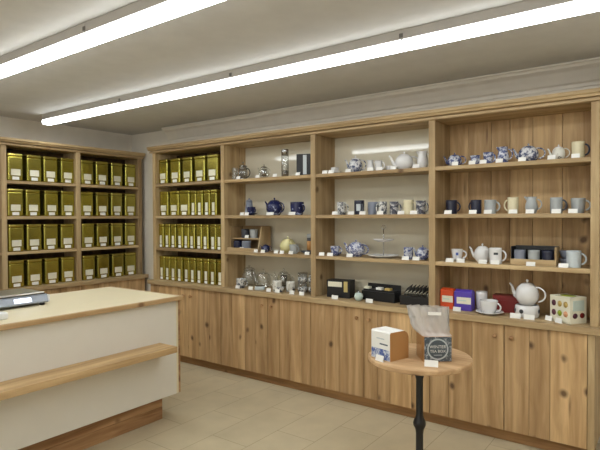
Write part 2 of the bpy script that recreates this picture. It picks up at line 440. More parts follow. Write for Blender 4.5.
# ------------------------------------------------------------------ side-wall shelving and its base
LX = -0.532
lunit = thing('shelving_unit', 'wooden shelving on the side wall holding rows of wide gold tins', 'shelving', (LX, 0, ZW))
lu = lambda m, name, mat: m.build(name, mat, lunit, (-LX, 0, -ZW))
LP = [(-2.07, -2.02), (-1.317, -1.268), (-.567, -.518), (.208, .259)]
for a, b in LP: lu(MB().box(XL + .002, LX, a, b, ZW, TOP0, 0.002), 'upright', 'shelf_wood_z')
for (a, b), (c, d) in zip(LP, LP[1:]):
    for z in SH: lu(MB().box(XL + .014, LX - .004, b, c, z - .028, z, 0.002), 'shelf', 'shelf_wood_y')
    m = MB(); y = b
    while y < c - .001:
        y2 = min(c, y + random.uniform(.13, .19))
        if c - y2 < .06: y2 = c
        m.box(XL + .002, XL + .013, y + .001, y2 - .001, ZW, TOP0); y = y2
    lu(m, 'back_panel', 'shaded_back_wood')
lu(MB().box(XL + .002, LX, -2.07, .259, TOP0, TOP0 + .025, 0.001), 'top_board', 'shelf_wood_y')
lu(MB().prism([(LX + .0005, 2.192), (LX + .018, 2.192), (LX + .018, 2.206), (LX + .003, 2.207), (LX + .003, 2.216), (LX + .034, 2.217), (LX + .038, 2.228), (LX + .05, 2.236), (LX + .052, TOP1), (XL + .002, TOP1), (XL + .002, 2.216), (LX + .0005, 2.2155)], 1, -2.09, .275), 'cornice', 'shelf_wood_y')
tag(MB().box(XL + .002, LX + .06, -2.10, .30, .783, ZW, 0.004, .45).build('worktop', 'shelf_wood_y'), 'wooden worktop under the side-wall shelving, behind the counter', 'worktop')
for i, (y0, y1) in enumerate(((-2.09, -1.29), (-1.29, -.54), (-.54, .27))):
    cab = thing('base_cabinet', 'pine base cabinet on the side wall, %s, behind the counter' % ['left of three', 'middle of three', 'nearest the room corner'][i], 'cabinet', (LX, 0, 0), 0, 'base cabinets on the side wall')
    b = MB().box(XL + .002 - LX, .01, y0 + .001, y1 - .001, .079, .782, 0.002, .5).box(XL + .05 - LX, -.02, y0 + .001, y1 - .001, .0005, .079, 0, .2)
    b.build('carcass', 'shelf_wood_z', cab)
    ym = (y0 + y1) / 2
    for s, (a, c) in enumerate(((y0 + .002, ym - .002), (ym + .002, y1 - .002))):
        d = MB(); h = (a + c) / 2
        for p, q in ((a, h), (h, c)): d.box(.0105, .032, p + .0006, q - .0006, .082, .779, .0018)
        dd = d.build('door', 'door_wood', cab)
        m = MB(); m.lathe(KNOB, 14)
        bmesh.ops.transform(m.bm, matrix=Matrix.Translation((.031, ym + (.05 if s else -.05), .705)) @ Matrix.Rotation(PI / 2, 4, 'Y'), verts=m.bm.verts)
        m.build('knob', 'shelf_wood_y', dd)

# ------------------------------------------------------------------ gold tins
def tin_proto(w_, d_, h_, wide):
    """Tin whose front faces -y, its base at the origin."""
    t = bpy.data.objects.new('tea_tin', None); COL.objects.link(t); t.empty_display_size = .03
    MB().box(-w_ / 2, w_ / 2, -d_ / 2, d_ / 2, 0, h_ - .03, .013, .5, 4).build('body', 'gold_tin', t)
    l = MB().box(-w_ / 2 - .0012, w_ / 2 + .0012, -d_ / 2 - .0012, d_ / 2 + .0012, h_ - .032, h_, .0125, .5, 4)
    l.build('lid', 'gold_tin_lid', t)
    yf = -d_ / 2 - .0006
    if wide:
        MB().box(-.045, .045, yf - .0006, yf, .052, .112, 0).build('paper_label', 'label_paper', t)
        MB().box(-.032, .032, yf - .0006, yf, .010, .040, 0).build('price_sticker', 'white_card', t)
    else:
        MB().box(-.017, .017, yf - .0006, yf, .042, .130, 0).build('paper_label', 'label_paper', t)
        MB().box(-.019, .019, yf - .0006, yf, .008, .034, 0).build('price_sticker', 'white_card', t)
    return t
ORD = ['first', 'second', 'third', 'fourth', 'fifth', 'sixth', 'seventh', 'eighth', 'ninth', 'tenth']
protos = {}
def put_tin(kind, loc, rz, label, group):
    dims = {'wide': (.145, .135, .264, True), 'slim': (.085, .135, .258, False)}[kind]
    if kind not in protos: protos[kind] = t = tin_proto(*dims)
    else: t = copy_tree(protos[kind])
    t.location = loc; t.rotation_euler.z = rz; tag(t, label, 'tin', group)
LEV = [(SH[2], 'top shelf'), (SH[1], 'second shelf'), (SH[0], 'third shelf'), (ZW, 'bottom row')]
for r, (z, rn) in enumerate(LEV):
    for bay, (a, b) in enumerate(((-1.268, -.567), (-.518, .208))):
        for k in range(4):
            p = (b - a) / 4
            put_tin('wide', (LX - .085 + random.uniform(-.008, .008), a + p * (k + .5) + random.uniform(-.006, .006), z + .0006), PI / 2 + random.uniform(-.05, .05),
                    'wide gold tea tin, %s from left, %s of the side-wall shelving, %s bay' % (ORD[k], rn, ['left', 'right'][bay]), 'wide gold tins on the side wall')
row1 = [(.135 + .187 * k, 'wide') for k in range(5)]
row2 = [(.135 + .165 * k, 'wide') for k in range(3)] + [(.60 + .1 * k, 'slim') for k in range(4)]
row3 = [(.094 + .098 * k, 'slim') for k in range(10)]
for (z, rn), row in zip(LEV, (row1, row2, row3, row3)):
    seen = {'wide': 0, 'slim': 0}
    for x, kd in row:
        put_tin(kd, (x, .10 + random.uniform(-.005, .005), z + .0006), random.uniform(-.04, .04),
                '%s gold tea tin, %s %s from left, %s of the long shelving' % ('wide' if kd == 'wide' else 'slim', ORD[seen[kd]], kd, rn), 'gold tins in the leftmost bay of the long shelving')
        seen[kd] += 1

# ------------------------------------------------------------------ crockery builders
def arc(cx, cz, rx, rz, a0, a1, n=12, y=0):
    return [(cx + rx * math.cos(math.radians(a0 + (a1 - a0) * i / n)), y, cz + rz * math.sin(math.radians(a0 + (a1 - a0) * i / n))) for i in range(n + 1)]
def cup_profile(r, h, foot=.75, flare=1.0, th=.0035):
    p = [(0, 0), (r * foot, 0), (r * foot, .003)]
    for i in range(1, 8):
        q = i / 7; p.append((r * (foot + (1 - foot) * min(1, q ** .45)) * (1 + (flare - 1) * q * q), .003 + (h - .003) * q))
    top = p[-1][0]
    p.append((top - th, h))
    for i in range(6, 0, -1):
        q = i / 7; p.append((r * (foot + (1 - foot) * min(1, q ** .45)) * (1 + (flare - 1) * q * q) - th, .004 + (h - .004) * q))
    p.append((0, .006)); return p
def mug(label, x, z, dia, h, mat, ang=0, y=.10, cat='mug', name='mug', group=None, foot=.95, flare=1.0, handle_mat=None, hr=1.0):
    t = thing(name, label, cat, (x, y, z + .0006), ang, group)
    r = dia / 2
    MB().lathe(cup_profile(r, h, foot, flare), 28).build('body', mat, t)
    if hr:
        MB().tube(arc(r * .93, h * .52, r * .72 * hr, h * .32, 82, -82), min(.0055, .09 * dia), 8).build('handle', handle_mat or mat, t)
    return t
def saucer(label, x, z, dia, mat, y=.10, name='saucer', cat='saucer', group=None):
    m = MB(); r = dia / 2
    m.lathe([(0, .002), (r * .5, .002), (r * .5, 0), (r * .55, 0), (r * .6, .004), (r * .95, .016), (r, .019), (r * .98, .021), (r * .6, .009), (0, .007)], 36)
    o = m.build(name, mat, None, (x, y, z + .0006)); return tag(o, label, cat, group)
def teapot(label, x, z, W, H, mat, ang=0, y=.11, lid_mat=None, squat=1.0, spout_mat=None, name='teapot', group=None, handle=True, base=0.0):
    """Spout to -x, handle to +x; W overall, H to the top of the knob."""
    t = thing(name, label, 'teapot', (x, y, z + .0006), ang, group)
    R = .30 * W * squat; hb = .72 * H
    prof = [(0, 0), (R * .62, 0), (R * .64, .004)]
    for i in range(1, 14):
        a = -62 + (62 + 58) * i / 13
        prof.append((R * (.08 + .92 * math.cos(math.radians(a)) ** .8), hb * (.5 + .5 * math.sin(math.radians(a)) / .88 * (.93 if a < 0 else 1))))
    rt = prof[-1][0]; zt = prof[-1][1]
    prof += [(rt - .004, zt), (rt - .006, zt - .004), (0, zt - .006)]
    MB().lathe(prof, 32).build('body', mat, t)
    lid = MB().lathe([(0, zt - .003), (rt * .98, zt - .003), (rt * 1.0, zt + .001), (rt * .8, zt + .05 * H), (rt * .4, zt + .085 * H), (0, zt + .09 * H)], 28).build('lid', lid_mat or mat, t)
    kz = zt + .085 * H; kr = .05 * H
    MB().lathe([(0, kz), (kr * .55, kz), (kr * .5, kz + kr * .6), (kr, kz + kr * 1.4), (kr * .7, kz + kr * 2.2), (0, kz + kr * 2.5)], 16).build('knob', lid_mat or mat, lid)
    sp = [(-R * .8, 0, hb * .32), (-R * 1.12, 0, hb * .42), (-R * 1.32, 0, hb * .64), (-R * 1.45, 0, hb * .86), (-R * 1.68, 0, hb * 1.0)]
    MB().tube(sp, [R * .26, R * .21, R * .145, R * .11, R * .095], 12).build('spout', spout_mat or mat, t)
    if handle:
        MB().tube(arc(R * .88, hb * .55, R * .78, hb * .36, 95, -80, 14), R * .075, 8).build('handle', mat, t)
    return t
def jug(label, x, z, dia, h, mat, ang=0, y=.10, name='milk_jug', group=None):
    t = thing(name, label, 'jug', (x, y, z + .0006), ang, group); r = dia / 2
    MB().lathe([(0, 0), (r * .7, 0), (r * .78, h * .1), (r, h * .35), (r * .9, h * .6), (r * .7, h * .8), (r * .82, h), (r * .77, h), (r * .65, h * .8), (0, h * .3)], 24).build('body', mat, t)
    MB().tube(arc(r * .8, h * .55, r * .75, h * .3, 85, -80), r * .11, 8).build('handle', mat, t)
    MB().tube([(-r * .6, 0, h * .82), (-r * .85, 0, h * .94), (-r * 1.1, 0, h * 1.02)], [r * .24, r * .2, r * .12], 8).build('spout', mat, t)
    return t
CARDS = []
def card(x, z, what, w_=.046, y=.018, rz=0, h_=.027):
    """A folded white price card."""
    m = MB()
    m.prism([(-.001, 0), (.012, 0), (.0125, .0012), (.0011, .0012), (.0091, h_ - .001), (.0075, h_)], 0, -w_ / 2, w_ / 2)
    o = m.build('price_card', 'white_card', None, (x, y - .004, z + .0005), rz + random.uniform(-.06, .06))
    return tag(o, 'small white price card in front of the ' + what, 'price card', 'white price cards')

# ------------------------------------------------------------------ second bay: top shelf
z = SH[2]
t = thing('cafetiere', 'small steel-framed glass cafetiere at the left end of the top shelf', 'cafetiere', (1.225, .11, z + .0006), .3)
MB().lathe([(0, .004), (.036, .004), (.036, .125), (.0345, .125), (.0345, .006), (0, .006)], 24).build('beaker', 'clear_glass', t)
fr = MB().lathe([(.0365, 0), (.039, 0), (.039, .016), (.0365, .016)], 24).lathe([(.0365, .102), (.039, .102), (.039, .113), (.0365, .113)], 24)
for k in range(4):
    a = PI / 4 + k * PI / 2
    fr.tube([(.039 * math.cos(a), .039 * math.sin(a), .005), (.039 * math.cos(a), .039 * math.sin(a), .112)], .003, 6)
fr.build('frame', 'steel', t)
MB().lathe([(0, .125), (.038, .125), (.037, .133), (.02, .142), (0, .144)], 24).build('lid', 'steel', t)
MB().lathe([(0, .144), (.0025, .144), (.0025, .158), (.008, .160), (.008, .168), (0, .171)], 12).build('plunger', 'steel', t)
MB().tube(arc(.037, .066, .034, .042, 90, -90), .005, 8).build('handle', 'black_iron', t)
mug('clear glass beaker left of the steel-framed cafetiere', 1.125, z, .062, .12, 'clear_glass', 2.4, .10, 'glass', 'glass_beaker', hr=0)
t = teapot('small clear glass teapot with steel lid on the top shelf', 1.487, z, .16, .143, 'clear_glass', -.1, lid_mat='steel')
MB().lathe([(0, .02), (.022, .02), (.026, .085), (.024, .085), (.02, .022), (0, .022)], 16).build('infuser', 'steel', t)
t = thing('tea_bottle', 'tall clear glass tea bottle with steel strainer on the top shelf', 'bottle', (1.735, .11, z + .0006))
MB().lathe([(0, 0), (.032, 0), (.035, .004), (.035, .195), (.032, .2), (.0325, .19), (.0325, .008), (0, .008)], 24).build('body', 'clear_glass', t)
MB().lathe([(0, .2), (.033, .2), (.033, .245), (.03, .25), (0, .25)], 24).build('lid', 'steel', t)
MB().lathe([(0, .009), (.0315, .009), (.0315, .06), (0, .062)], 20).build('strainer', 'steel', t)
t = thing('boxed_infuser', 'black gift box with a silver strip at the right of the top shelf', 'box', (1.945, .12, z + .0006), .35)
MB().box(-.062, .062, -.045, .045, 0, .19, .002).build('carton', 'black_card', t)
MB().box(-.002, .03, -.0462, -.0452, .012, .18).build('silver_strip', 'pale_print', t)
for x, wh in zip([1.246, 1.483, 1.690, 1.945], ['steel-framed glass cafetiere', 'small glass teapot with steel lid', 'tall glass tea bottle', 'black gift box with silver strip']): card(x, z, wh)
# second bay: second shelf
z = SH[1]
t = thing('tea_caddy', 'blue-grey tapered ceramic caddy behind the navy cup', 'caddy', (1.255, .16, z + .0006))
MB().lathe([(0, 0), (.046, 0), (.045, .01), (.03, .13), (.0, .13)], 24).build('body', 'bluegrey_china', t)
MB().lathe([(0, .13), (.031, .13), (.028, .145), (.008, .155), (.007, .163), (0, .168)], 20).build('lid', 'bluegrey_china', t)
saucer('navy saucer under the navy cup on the second shelf', 1.345, z, .125, 'navy_china', .085)
mug('navy blue teacup on a matching saucer', 1.345, z + .0096, .085, .07, 'navy_flower_china', -.2, .085, 'cup', 'teacup', foot=.55)
teapot('deep blue teapot with white flowers on the second shelf', 1.61, z, .235, .176, 'navy_flower_china', -.15, squat=1.08)
mug('wide deep blue mug with white flower pattern', 1.875, z, .125, .115, 'navy_flower_china', -.25, foot=.8)
for x, wh, ww in zip([1.29, 1.35, 1.632, 1.880], ['blue-grey tapered caddy', 'navy teacup and saucer', 'deep blue flowered teapot', 'wide deep blue mug'], [.05, .05, .085, .07]): card(x, z, wh, ww)
# second bay: third shelf
z = SH[0]
t = thing('display_rack', 'two-tier wooden display rack with four cups at the left end', 'rack', (1.08, 0, z + .0006))
MB().box(0, .36, .03, .26, 0, .012, .001).build('bottom_tray', 'shelf_wood_x', t)
MB().box(0, .36, .028, .04, .012, .034, .001).build('front_lip', 'shelf_wood_x', t)
MB().prism([(.075, .0125), (.26, .0125), (.26, .235), (.13, .235), (.10, .1)], 0, .347, .359).build('side_panel', 'shelf_wood_z', t)
MB().box(0, .012, .075, .26, .0125, .235, .001).build('side_panel', 'shelf_wood_z', t)
MB().box(.0125, .3465, .10, .248, .112, .124, .001).build('upper_shelf', 'shelf_wood_x', t)
MB().box(.0125, .3465, .249, .26, .0125, .24, .001).build('back_board', 'shelf_wood_x', t)
mug('dark grey cup on the left of the rack\'s upper tier', 1.205, z + .1246, .082, .085, 'darkgrey_china', 0, .158, 'cup', 'beaker_cup', hr=0, foot=.85)
mug('light grey cup on the right of the rack\'s upper tier', 1.315, z + .1246, .080, .085, 'grey_china', 0, .158, 'cup', 'beaker_cup', hr=0, foot=.85)
mug('navy cup on the left of the rack\'s lower tier', 1.165, z + .0126, .088, .085, 'navy_china', 0, .095, 'cup', 'beaker_cup', hr=0, foot=.85)
mug('blue-grey cup on the right of the rack\'s lower tier', 1.275, z + .0126, .088, .085, 'bluegrey_china', 0, .095, 'cup', 'beaker_cup', hr=0, foot=.85)
teapot('small navy blue teapot beside the wooden display rack', 1.505, z, .115, .085, 'navy_flower_china', .1, squat=1.1)
teapot('pale yellow teapot on the third shelf', 1.720, z, .195, .16, 'yellow_china', -.6, y=.165, squat=1.25)
mug('small grey cup right of the pale yellow teapot', 1.862, z, .08, .08, 'grey_china', -.2, .065, 'cup', 'teacup', foot=.6)
saucer('small dark saucer behind the grey cup', 1.90, z, .09, 'bluegrey_china', .19)
t = thing('tea_canister', 'tall slim grey and brown canister against the right upright', 'canister', (1.998, .125, z + .0006))
MB().lathe([(0, 0), (.027, 0), (.028, .003), (.028, .14), (.027, .143), (0, .143)], 24).build('body', 'darkgrey_china', t)
MB().lathe([(0, .1435), (.029, .1435), (.029, .17), (.026, .175), (0, .176)], 24).build('lid', 'grey_china', t)
MB().lathe([(.0283, .035), (.0287, .035), (.0287, .115), (.0283, .115)], 24).build('paper_band', 'kraft', t)
card(1.255, z + .0126, 'lower cups of the wooden display rack', .05, .075 - .028)
for x, wh in zip([1.460, 1.545, 1.70, 1.765, 1.865, 2.040], ['right foot of the wooden display rack', 'small navy teapot', 'pale yellow teapot, left of two', 'pale yellow teapot, right of two', 'small grey cup', 'slim grey and brown canister']): card(x, z, wh)
card(1.262, z + .1246, 'upper cups of the wooden display rack', .05, .115)
# second bay: worktop
z = ZW
t = thing('glass_storage_jar', 'clear glass jar holding a white cup at the worktop\'s left end', 'jar', (1.215, .20, z + .0006))
MB().lathe([(0, 0), (.058, 0), (.066, .01), (.068, .11), (.05, .145), (.05, .155), (.047, .155), (.047, .145), (.064, .108), (.062, .012), (0, .006)], 28).build('body', 'clear_glass', t)
MB().lathe([(0, .156), (.055, .156), (.056, .166), (.03, .182), (.008, .187), (.012, .198), (0, .205)], 24).build('lid', 'clear_glass', t)
mug('small white patterned cup in front of the glass jar', 1.235, z, .085, .088, 'grey_pattern_china', .3, .055, 'cup', 'teacup', foot=.8)
t = teapot('clear glass teapot with wide body on the worktop', 1.43, z, .24, .2, 'clear_glass', .25, y=.16, squat=.95)
t = thing('tea_warmer', 'round white warmer standing before the clear glass teapot', 'warmer', (1.475, .055, z + .0006))
MB().lathe([(0, 0), (.046, 0), (.05, .006), (.044, .034), (.04, .034), (.044, .008), (0, .006)], 28).build('body', 'pale_print', t)
MB().lathe([(.0, .035), (.044, .035), (.044, .038), (0, .038)], 28).build('plate', 'steel', t)
t = teapot('clear glass teapot behind the patterned white cups', 1.64, z, .22, .215, 'clear_glass', .1, y=.205, squat=1.0)
MB().lathe([(0, .03), (.026, .03), (.032, .13), (.03, .13), (.024, .032), (0, .032)], 16).build('infuser', 'steel', t)
mug('white mug with dark cat-like blotches on the worktop', 1.665, z, .085, .095, 'cat_pattern_china', -1.0, .075)
mug('white mug with dark blotches, right of its twin on the worktop', 1.78, z, .08, .09, 'cat_pattern_china', -1.3, .125)
mug('small white bowl with grey pattern in front of blotched mugs', 1.728, z, .07, .045, 'grey_pattern_china', 0, .04, 'bowl', 'bowl', hr=0, foot=.5)
t = thing('glass_vase', 'tall clear straight glass behind the blotched mugs', 'glass', (1.862, .20, z + .0006))
MB().lathe([(0, 0), (.044, 0), (.045, .17), (.042, .17), (.041, .012), (0, .010)], 24).build('body', 'clear_glass', t)
for c, (x, y) in enumerate(((1.925, .11), (2.025, .13))):
    for k in range(2):
        tt = mug('%s glass cup with speckled band in the %s stack by the upright' % (['lower', 'upper'][k], ['left', 'right'][c]), x, z + k * .085, .082, .084, 'clear_glass', -1.2, y, 'glass', 'glass_cup', group='stacked glass cups', foot=.85)
        MB().lathe([(.0415, .02), (.0421, .02), (.0421, .055), (.0415, .055)], 28).build('printed_band', 'grey_pattern_china', tt)
for x, wh in zip([1.242, 1.405, 1.622, 1.722, 1.885, 1.99], ['small white patterned cup by the glass jar', 'wide clear glass teapot', 'mug with dark blotches', 'small grey-patterned bowl', 'tall straight glass', 'stacked glass cups']): card(x, z, wh, .05, .005, 0, .03)

# ------------------------------------------------------------------ third bay: top shelf
z = SH[2]
saucer('white saucer under the small white dish on the top shelf', 2.265, z, .105, 'white_china', .11)
mug('small white dish on a saucer at the top shelf\'s left end', 2.265, z + .0096, .07, .045, 'white_china', 0, .11, 'dish', 'small_dish', hr=0, foot=.5)
teapot('white teapot with blue print and high lid on the top shelf', 2.465, z, .175, .155, 'blue_print_china', .1, y=.11, lid_mat='white_china', squat=1.05)
jug('white milk jug right of the blue printed teapot', 2.575, z, .06, .10, 'white_china', 0, y=.16)
mug('small white cup on the middle of the top shelf', 2.68, z, .06, .085, 'white_china', .1, .10, 'cup', 'teacup', foot=.7)
mug('small white bowl between the white cup and round white teapot', 2.76, z, .07, .04, 'white_china', .1, .14, 'bowl', 'bowl', hr=0, foot=.5)
teapot('large round white teapot on the top shelf', 2.89, z, .205, .155, 'white_china', .5, y=.12, squat=1.12)
jug('white jug with handle at the right end of the top shelf', 3.04, z, .085, .13, 'white_china', .1, y=.12)
for x, wh, ww in zip([2.225, 2.285, 2.449, 2.650, 2.73, 2.85, 3.032], ['white saucer, left of two', 'white saucer, right of two', 'blue printed teapot', 'white milk jug', 'small white cup', 'large round white teapot', 'white jug by the upright'], [.05] * 7): card(x, z, wh, ww)
# third bay: second shelf
z = SH[1]
mug('pale mug with grey pattern, first on the second shelf', 2.335, z, .075, .105, 'grey_pattern_china', .1)
t = mug('dark-bordered mug with pale square, second on the shelf', 2.505, z, .082, .115, 'charcoal_china', -.8)
MB().box(-.024, .024, -.0425, -.037, .03, .085, .001).build('pale_square', 'pale_print', t, None, 1.32)
mug('grey mug right of the dark-bordered mug', 2.615, z, .085, .1, 'bluegrey_china', -.3, .13)
mug('white mug with grey stripes left of its patterned twin', 2.722, z, .070, .1, 'grey_pattern_china', 4.2, .085)
mug('dark patterned mug in the middle of the second shelf', 2.80, z, .07, .1, 'dark_pattern_china', 0, .13)
mug('beige mug with pale band on the second shelf', 2.925, z, .08, .11, 'cream_china', -.1, .12)
mug('dark blue patterned mug at the right end of the second shelf', 3.035, z, .075, .102, 'dark_pattern_china', -.1)
for x, wh in zip([2.323, 2.475, 2.580, 2.735, 2.91, 3.012], ['pale mug with grey pattern', 'dark-bordered mug', 'grey mug', 'striped white mug', 'beige mug', 'dark blue patterned mug']): card(x, z, wh, .055)
# third bay: third shelf
z = SH[0]
saucer('blue and white saucer under the blue and white cup', 2.27, z, .11, 'willow_china', .10)
mug('blue and white cup on a matching saucer, third shelf', 2.27, z + .0096, .078, .07, 'willow_china', .1, .10, 'cup', 'teacup', foot=.6)
teapot('blue and white patterned teapot on the third shelf', 2.468, z, .22, .15, 'willow_china', -.1, squat=1.1)
t = thing('cake_stand', 'two-tier white cake stand with a ring on top', 'cake stand', (2.705, .135, z + .0006))
PL = lambda r: [(0, 0), (r * .55, 0), (r * .6, .004), (r * .93, .013), (r, .019), (r * .98, .021), (r * .9, .016), (r * .58, .008), (0, .008)]
MB().lathe(PL(.125), 40).build('lower_plate', 'white_china', t)
MB().lathe(PL(.085), 36, cz=.125).build('upper_plate', 'white_china', t)
MB().lathe([(0, .008), (.008, .008), (.004, .03), (.0035, .1), (.006, .125), (.006, .1331), (.003, .15), (.003, .225), (0, .225)], 14).build('rod', 'steel', t)
MB().tube(arc(0, .24, .017, .017, -90, 270, 20), .0028, 8).build('ring_handle', 'steel', t)
mug('small blue and white mug left of the small teapot', 2.925, z, .072, .088, 'willow_china', -1.0, .12)
teapot('small blue and white teapot by the right upright, third shelf', 3.05, z, .145, .12, 'willow_china', -.1, y=.10, squat=1.1)
for x, wh in zip([2.19, 2.274, 2.461, 2.947, 3.030], ['left shelf end', 'blue and white cup and saucer', 'blue and white teapot', 'small blue and white mug', 'small blue and white teapot']): card(x, z, wh, .055)
# third bay: worktop gift boxes
z = ZW
t = thing('gift_box', 'black gift box with cream label panels, leftmost on the worktop', 'gift box', (2.315, .12, z + .0006), .12)
MB().box(-.105, .105, -.055, .055, 0, .145, .002).build('carton', 'black_card', t)
MB().box(-.092, .035, -.0565, -.0552, .09, .132).build('cream_panel', 'label_paper', t)
MB().box(.052, .086, -.0565, -.0552, .05, .138).build('gold_panel', 'gold_card', t)
t = thing('gift_box', 'long black gift box with coloured tags, middle of the worktop', 'gift box', (2.68, .14, z + .0006), -.10)
MB().box(-.155, .155, -.05, .05, 0, .075, .002).build('tray', 'black_card', t)
MB().box(-.145, .145, -.04, .04, .0752, .088, .002).build('insert', 'dark_insert', t)
MB().prism([(.05, .0755), (.05, .128), (.044, .128), (.038, .0755)], 0, -.155, .155).build('raised_lid', 'black_card', t)
for x, mt, nm in ((-.12, 'label_paper', 'cream_tag'), (-.005, 'white_card', 'white_tag'), (.075, 'tan_print', 'yellow_tag')):
    MB().box(x - .024, x + .024, -.03, .012, .0885, .106, .002).build(nm, mt, t)
t = thing('tea_infuser_ball', 'round pale green pot in front of the long black box', 'pot', (2.535, .035, z + .0006))
MB().lathe([(0, 0), (.018, 0), (.03, .012), (.036, .034), (.031, .055), (.02, .064), (0, .066)], 24).build('body', 'mint_print', t)
MB().lathe([(0, .0655), (.016, .0655), (.014, .072), (.005, .076), (.004, .082), (0, .084)], 16).build('lid', 'steel', t)
t = thing('packet_rack', 'black rack of slanted sachets with cream tips by the upright', 'rack', (3.008, .13, z + .0006), 0)
MB().box(-.125, .125, -.075, .075, 0, .068, .002).build('tray', 'black_card', t)
for k in range(7):
    s = MB().box(-.018, .018, -.06, .06, 0, .005, .001)
    r = Matrix.Translation((-.085 + k * .029, .0, .108)) @ Matrix.Rotation(-.62, 4, 'Y') @ Matrix.Rotation(.35, 4, 'X')
    bmesh.ops.transform(s.bm, matrix=r @ Matrix.Scale(1.7, 4, (1, 0, 0)), verts=s.bm.verts)
    s.build('sachet', 'black_card', t)
    s = MB().box(-.014, .014, -.0595, -.035, .0055, .0065)
    bmesh.ops.transform(s.bm, matrix=r, verts=s.bm.verts)
    s.build('cream_tip', 'label_paper', t)
for x, wh in zip([2.333, 2.652], ['leftmost black gift box', 'long black gift box']): card(x, z, wh, .062, -.005, 0, .03)

# ------------------------------------------------------------------ fourth bay: top shelf
z = SH[2]
teapot('low blue and white teapot at the left of the top shelf', 3.29, z, .155, .11, 'willow_china', -.1, squat=1.1)
mug('blue and white cup, left of a pair on the top shelf', 3.435, z, .068, .07, 'willow_china', -.8, .12, 'cup', 'teacup', foot=.6)
mug('blue and white cup, right of a pair on the top shelf', 3.525, z, .07, .085, 'willow_china', -.4, .12, 'cup', 'teacup', foot=.6)
jug('blue and white jug on the top shelf', 3.625, z, .078, .115, 'willow_china', 0, y=.12)
teapot('large blue and white teapot on the top shelf', 3.788, z, .175, .138, 'blue_print_china', -.1, y=.12, squat=1.2)
teapot('small white teapot with faint blue print on the top shelf', 3.972, z, .12, .112, 'cat_pattern_china', -.1, y=.11, squat=1.1, lid_mat='white_china')
mug('cream mug with dark handle at the top shelf\'s right end', 4.086, z, .076, .108, 'cream_china', -.05, .10, handle_mat='charcoal_china')
for x, wh in zip([3.325, 3.445, 3.52, 3.627, 3.771, 3.947, 4.083], ['low blue and white teapot', 'left cup of the pair', 'right cup of the pair', 'blue and white jug', 'large blue and white plank-bay teapot', 'small white teapot', 'cream mug with dark handle']): card(x, z, wh)
# fourth bay: second shelf
z = SH[1]
mug('dark navy mug, first on the second shelf of the plank bay', 3.27, z, .080, .1, 'charcoal_china', -.1)
mug('dark navy mug beside the light grey mug', 3.448, z, .073, .098, 'charcoal_china', 2.8)
mug('light grey mug beside the dark navy mug', 3.545, z, .078, .096, 'grey_china', -.1)
mug('cream mug with its handle on the left', 3.695, z, .07, .11, 'cream_china', 3.0)
jug('pale grey jug with handle, mid second shelf', 3.812, z, .08, .11, 'grey_china', 0, y=.10)
mug('light grey mug second from the right end', 3.962, z, .074, .102, 'grey_china', -.1, handle_mat='darkgrey_china')
mug('wide grey mug at the right end of the second shelf', 4.086, z, .084, .095, 'grey_china', -.1, .11, foot=.75)
for x, wh in zip([3.275, 3.45, 3.552, 3.715, 3.82, 3.975, 4.070], ['first dark navy mug', 'navy mug beside the light grey mug', 'light grey mug beside the navy mug', 'cream mug with left handle', 'pale grey jug', 'light grey mug with dark handle', 'wide grey mug']): card(x, z, wh, .052)
# fourth bay: third shelf
z = SH[0]
saucer('white saucer under the small white cup, third shelf', 3.305, z, .11, 'white_china', .12)
t = mug('small white cup with blue emblem on a saucer', 3.305, z + .0096, .08, .078, 'white_china', .1, .12, 'cup', 'teacup', foot=.65)
MB().box(-.009, .009, -.0405, -.037, .035, .055, .001).build('emblem', 'blue_print', t, None, .245)
teapot('plain white teapot on the third shelf', 3.48, z, .185, .145, 'white_china', -.1, y=.14, squat=1.02)
t = mug('white mug with small dark mark right of the teapot', 3.59, z, .082, .108, 'white_china', .0, .07)
MB().box(-.014, .014, -.0418, -.038, .062, .078, .001).build('dark_mark', 'darkgrey_china', t, None, .3)
t = thing('mug_gift_box', 'open wooden-edged black gift box with three mugs', 'gift box', (3.83, .12, z + .0006), 0)
MB().box(-.135, .135, .055, .062, .012, .125, .001).build('back_card', 'black_card', t)
MB().box(-.14, .14, -.06, .062, 0, .012, .001).build('base_board', 'shelf_wood_x', t)
MB().box(-.14, .14, -.062, -.054, .012, .04, .001).build('front_board', 'shelf_wood_x', t)
MB().box(.128, .14, -.053, .0545, .0122, .122, .001).build('side_board', 'shelf_wood_z', t)
MB().box(-.14, -.134, -.053, .0545, .0122, .122, .001).build('side_board', 'black_card', t)
MB().box(-.133, .1275, .02, .054, .0995, .104, .001).build('top_flap', 'black_card', t)
for dx, mt, nm in ((-.09, 'bluegrey_china', 'blue-grey mug on the left'), (-.002, 'grey_china', 'light grey mug in the middle'), (.084, 'charcoal_china', 'dark mug on the right')):
    mug(nm + ' of the open black gift box', 3.83 + dx, z + .0126, .072, .086, mt, 1.6, .10, 'mug', 'beaker_cup', hr=0, group='mugs in the gift box')
mug('dark grey bowl stacked behind the big white mug, upper of two', 4.02, z + .048, .10, .05, 'bluegrey_china', 0, .165, 'bowl', 'bowl', hr=0, foot=.6)
mug('dark grey bowl stacked behind the big white mug, lower of two', 4.02, z, .10, .047, 'bluegrey_china', 0, .165, 'bowl', 'bowl', hr=0, foot=.6)
mug('big pale mug with handle at the third shelf\'s right end', 4.068, z, .085, .105, 'pale_print', -.1, .075)
for x, wh in zip([3.287, 3.366, 3.518, 3.60, 3.826, 4.018], ['small white cup with emblem', 'white teapot spout', 'plain white teapot', 'white mug with dark mark', 'open black gift box', 'big pale mug']): card(x, z, wh, .055)
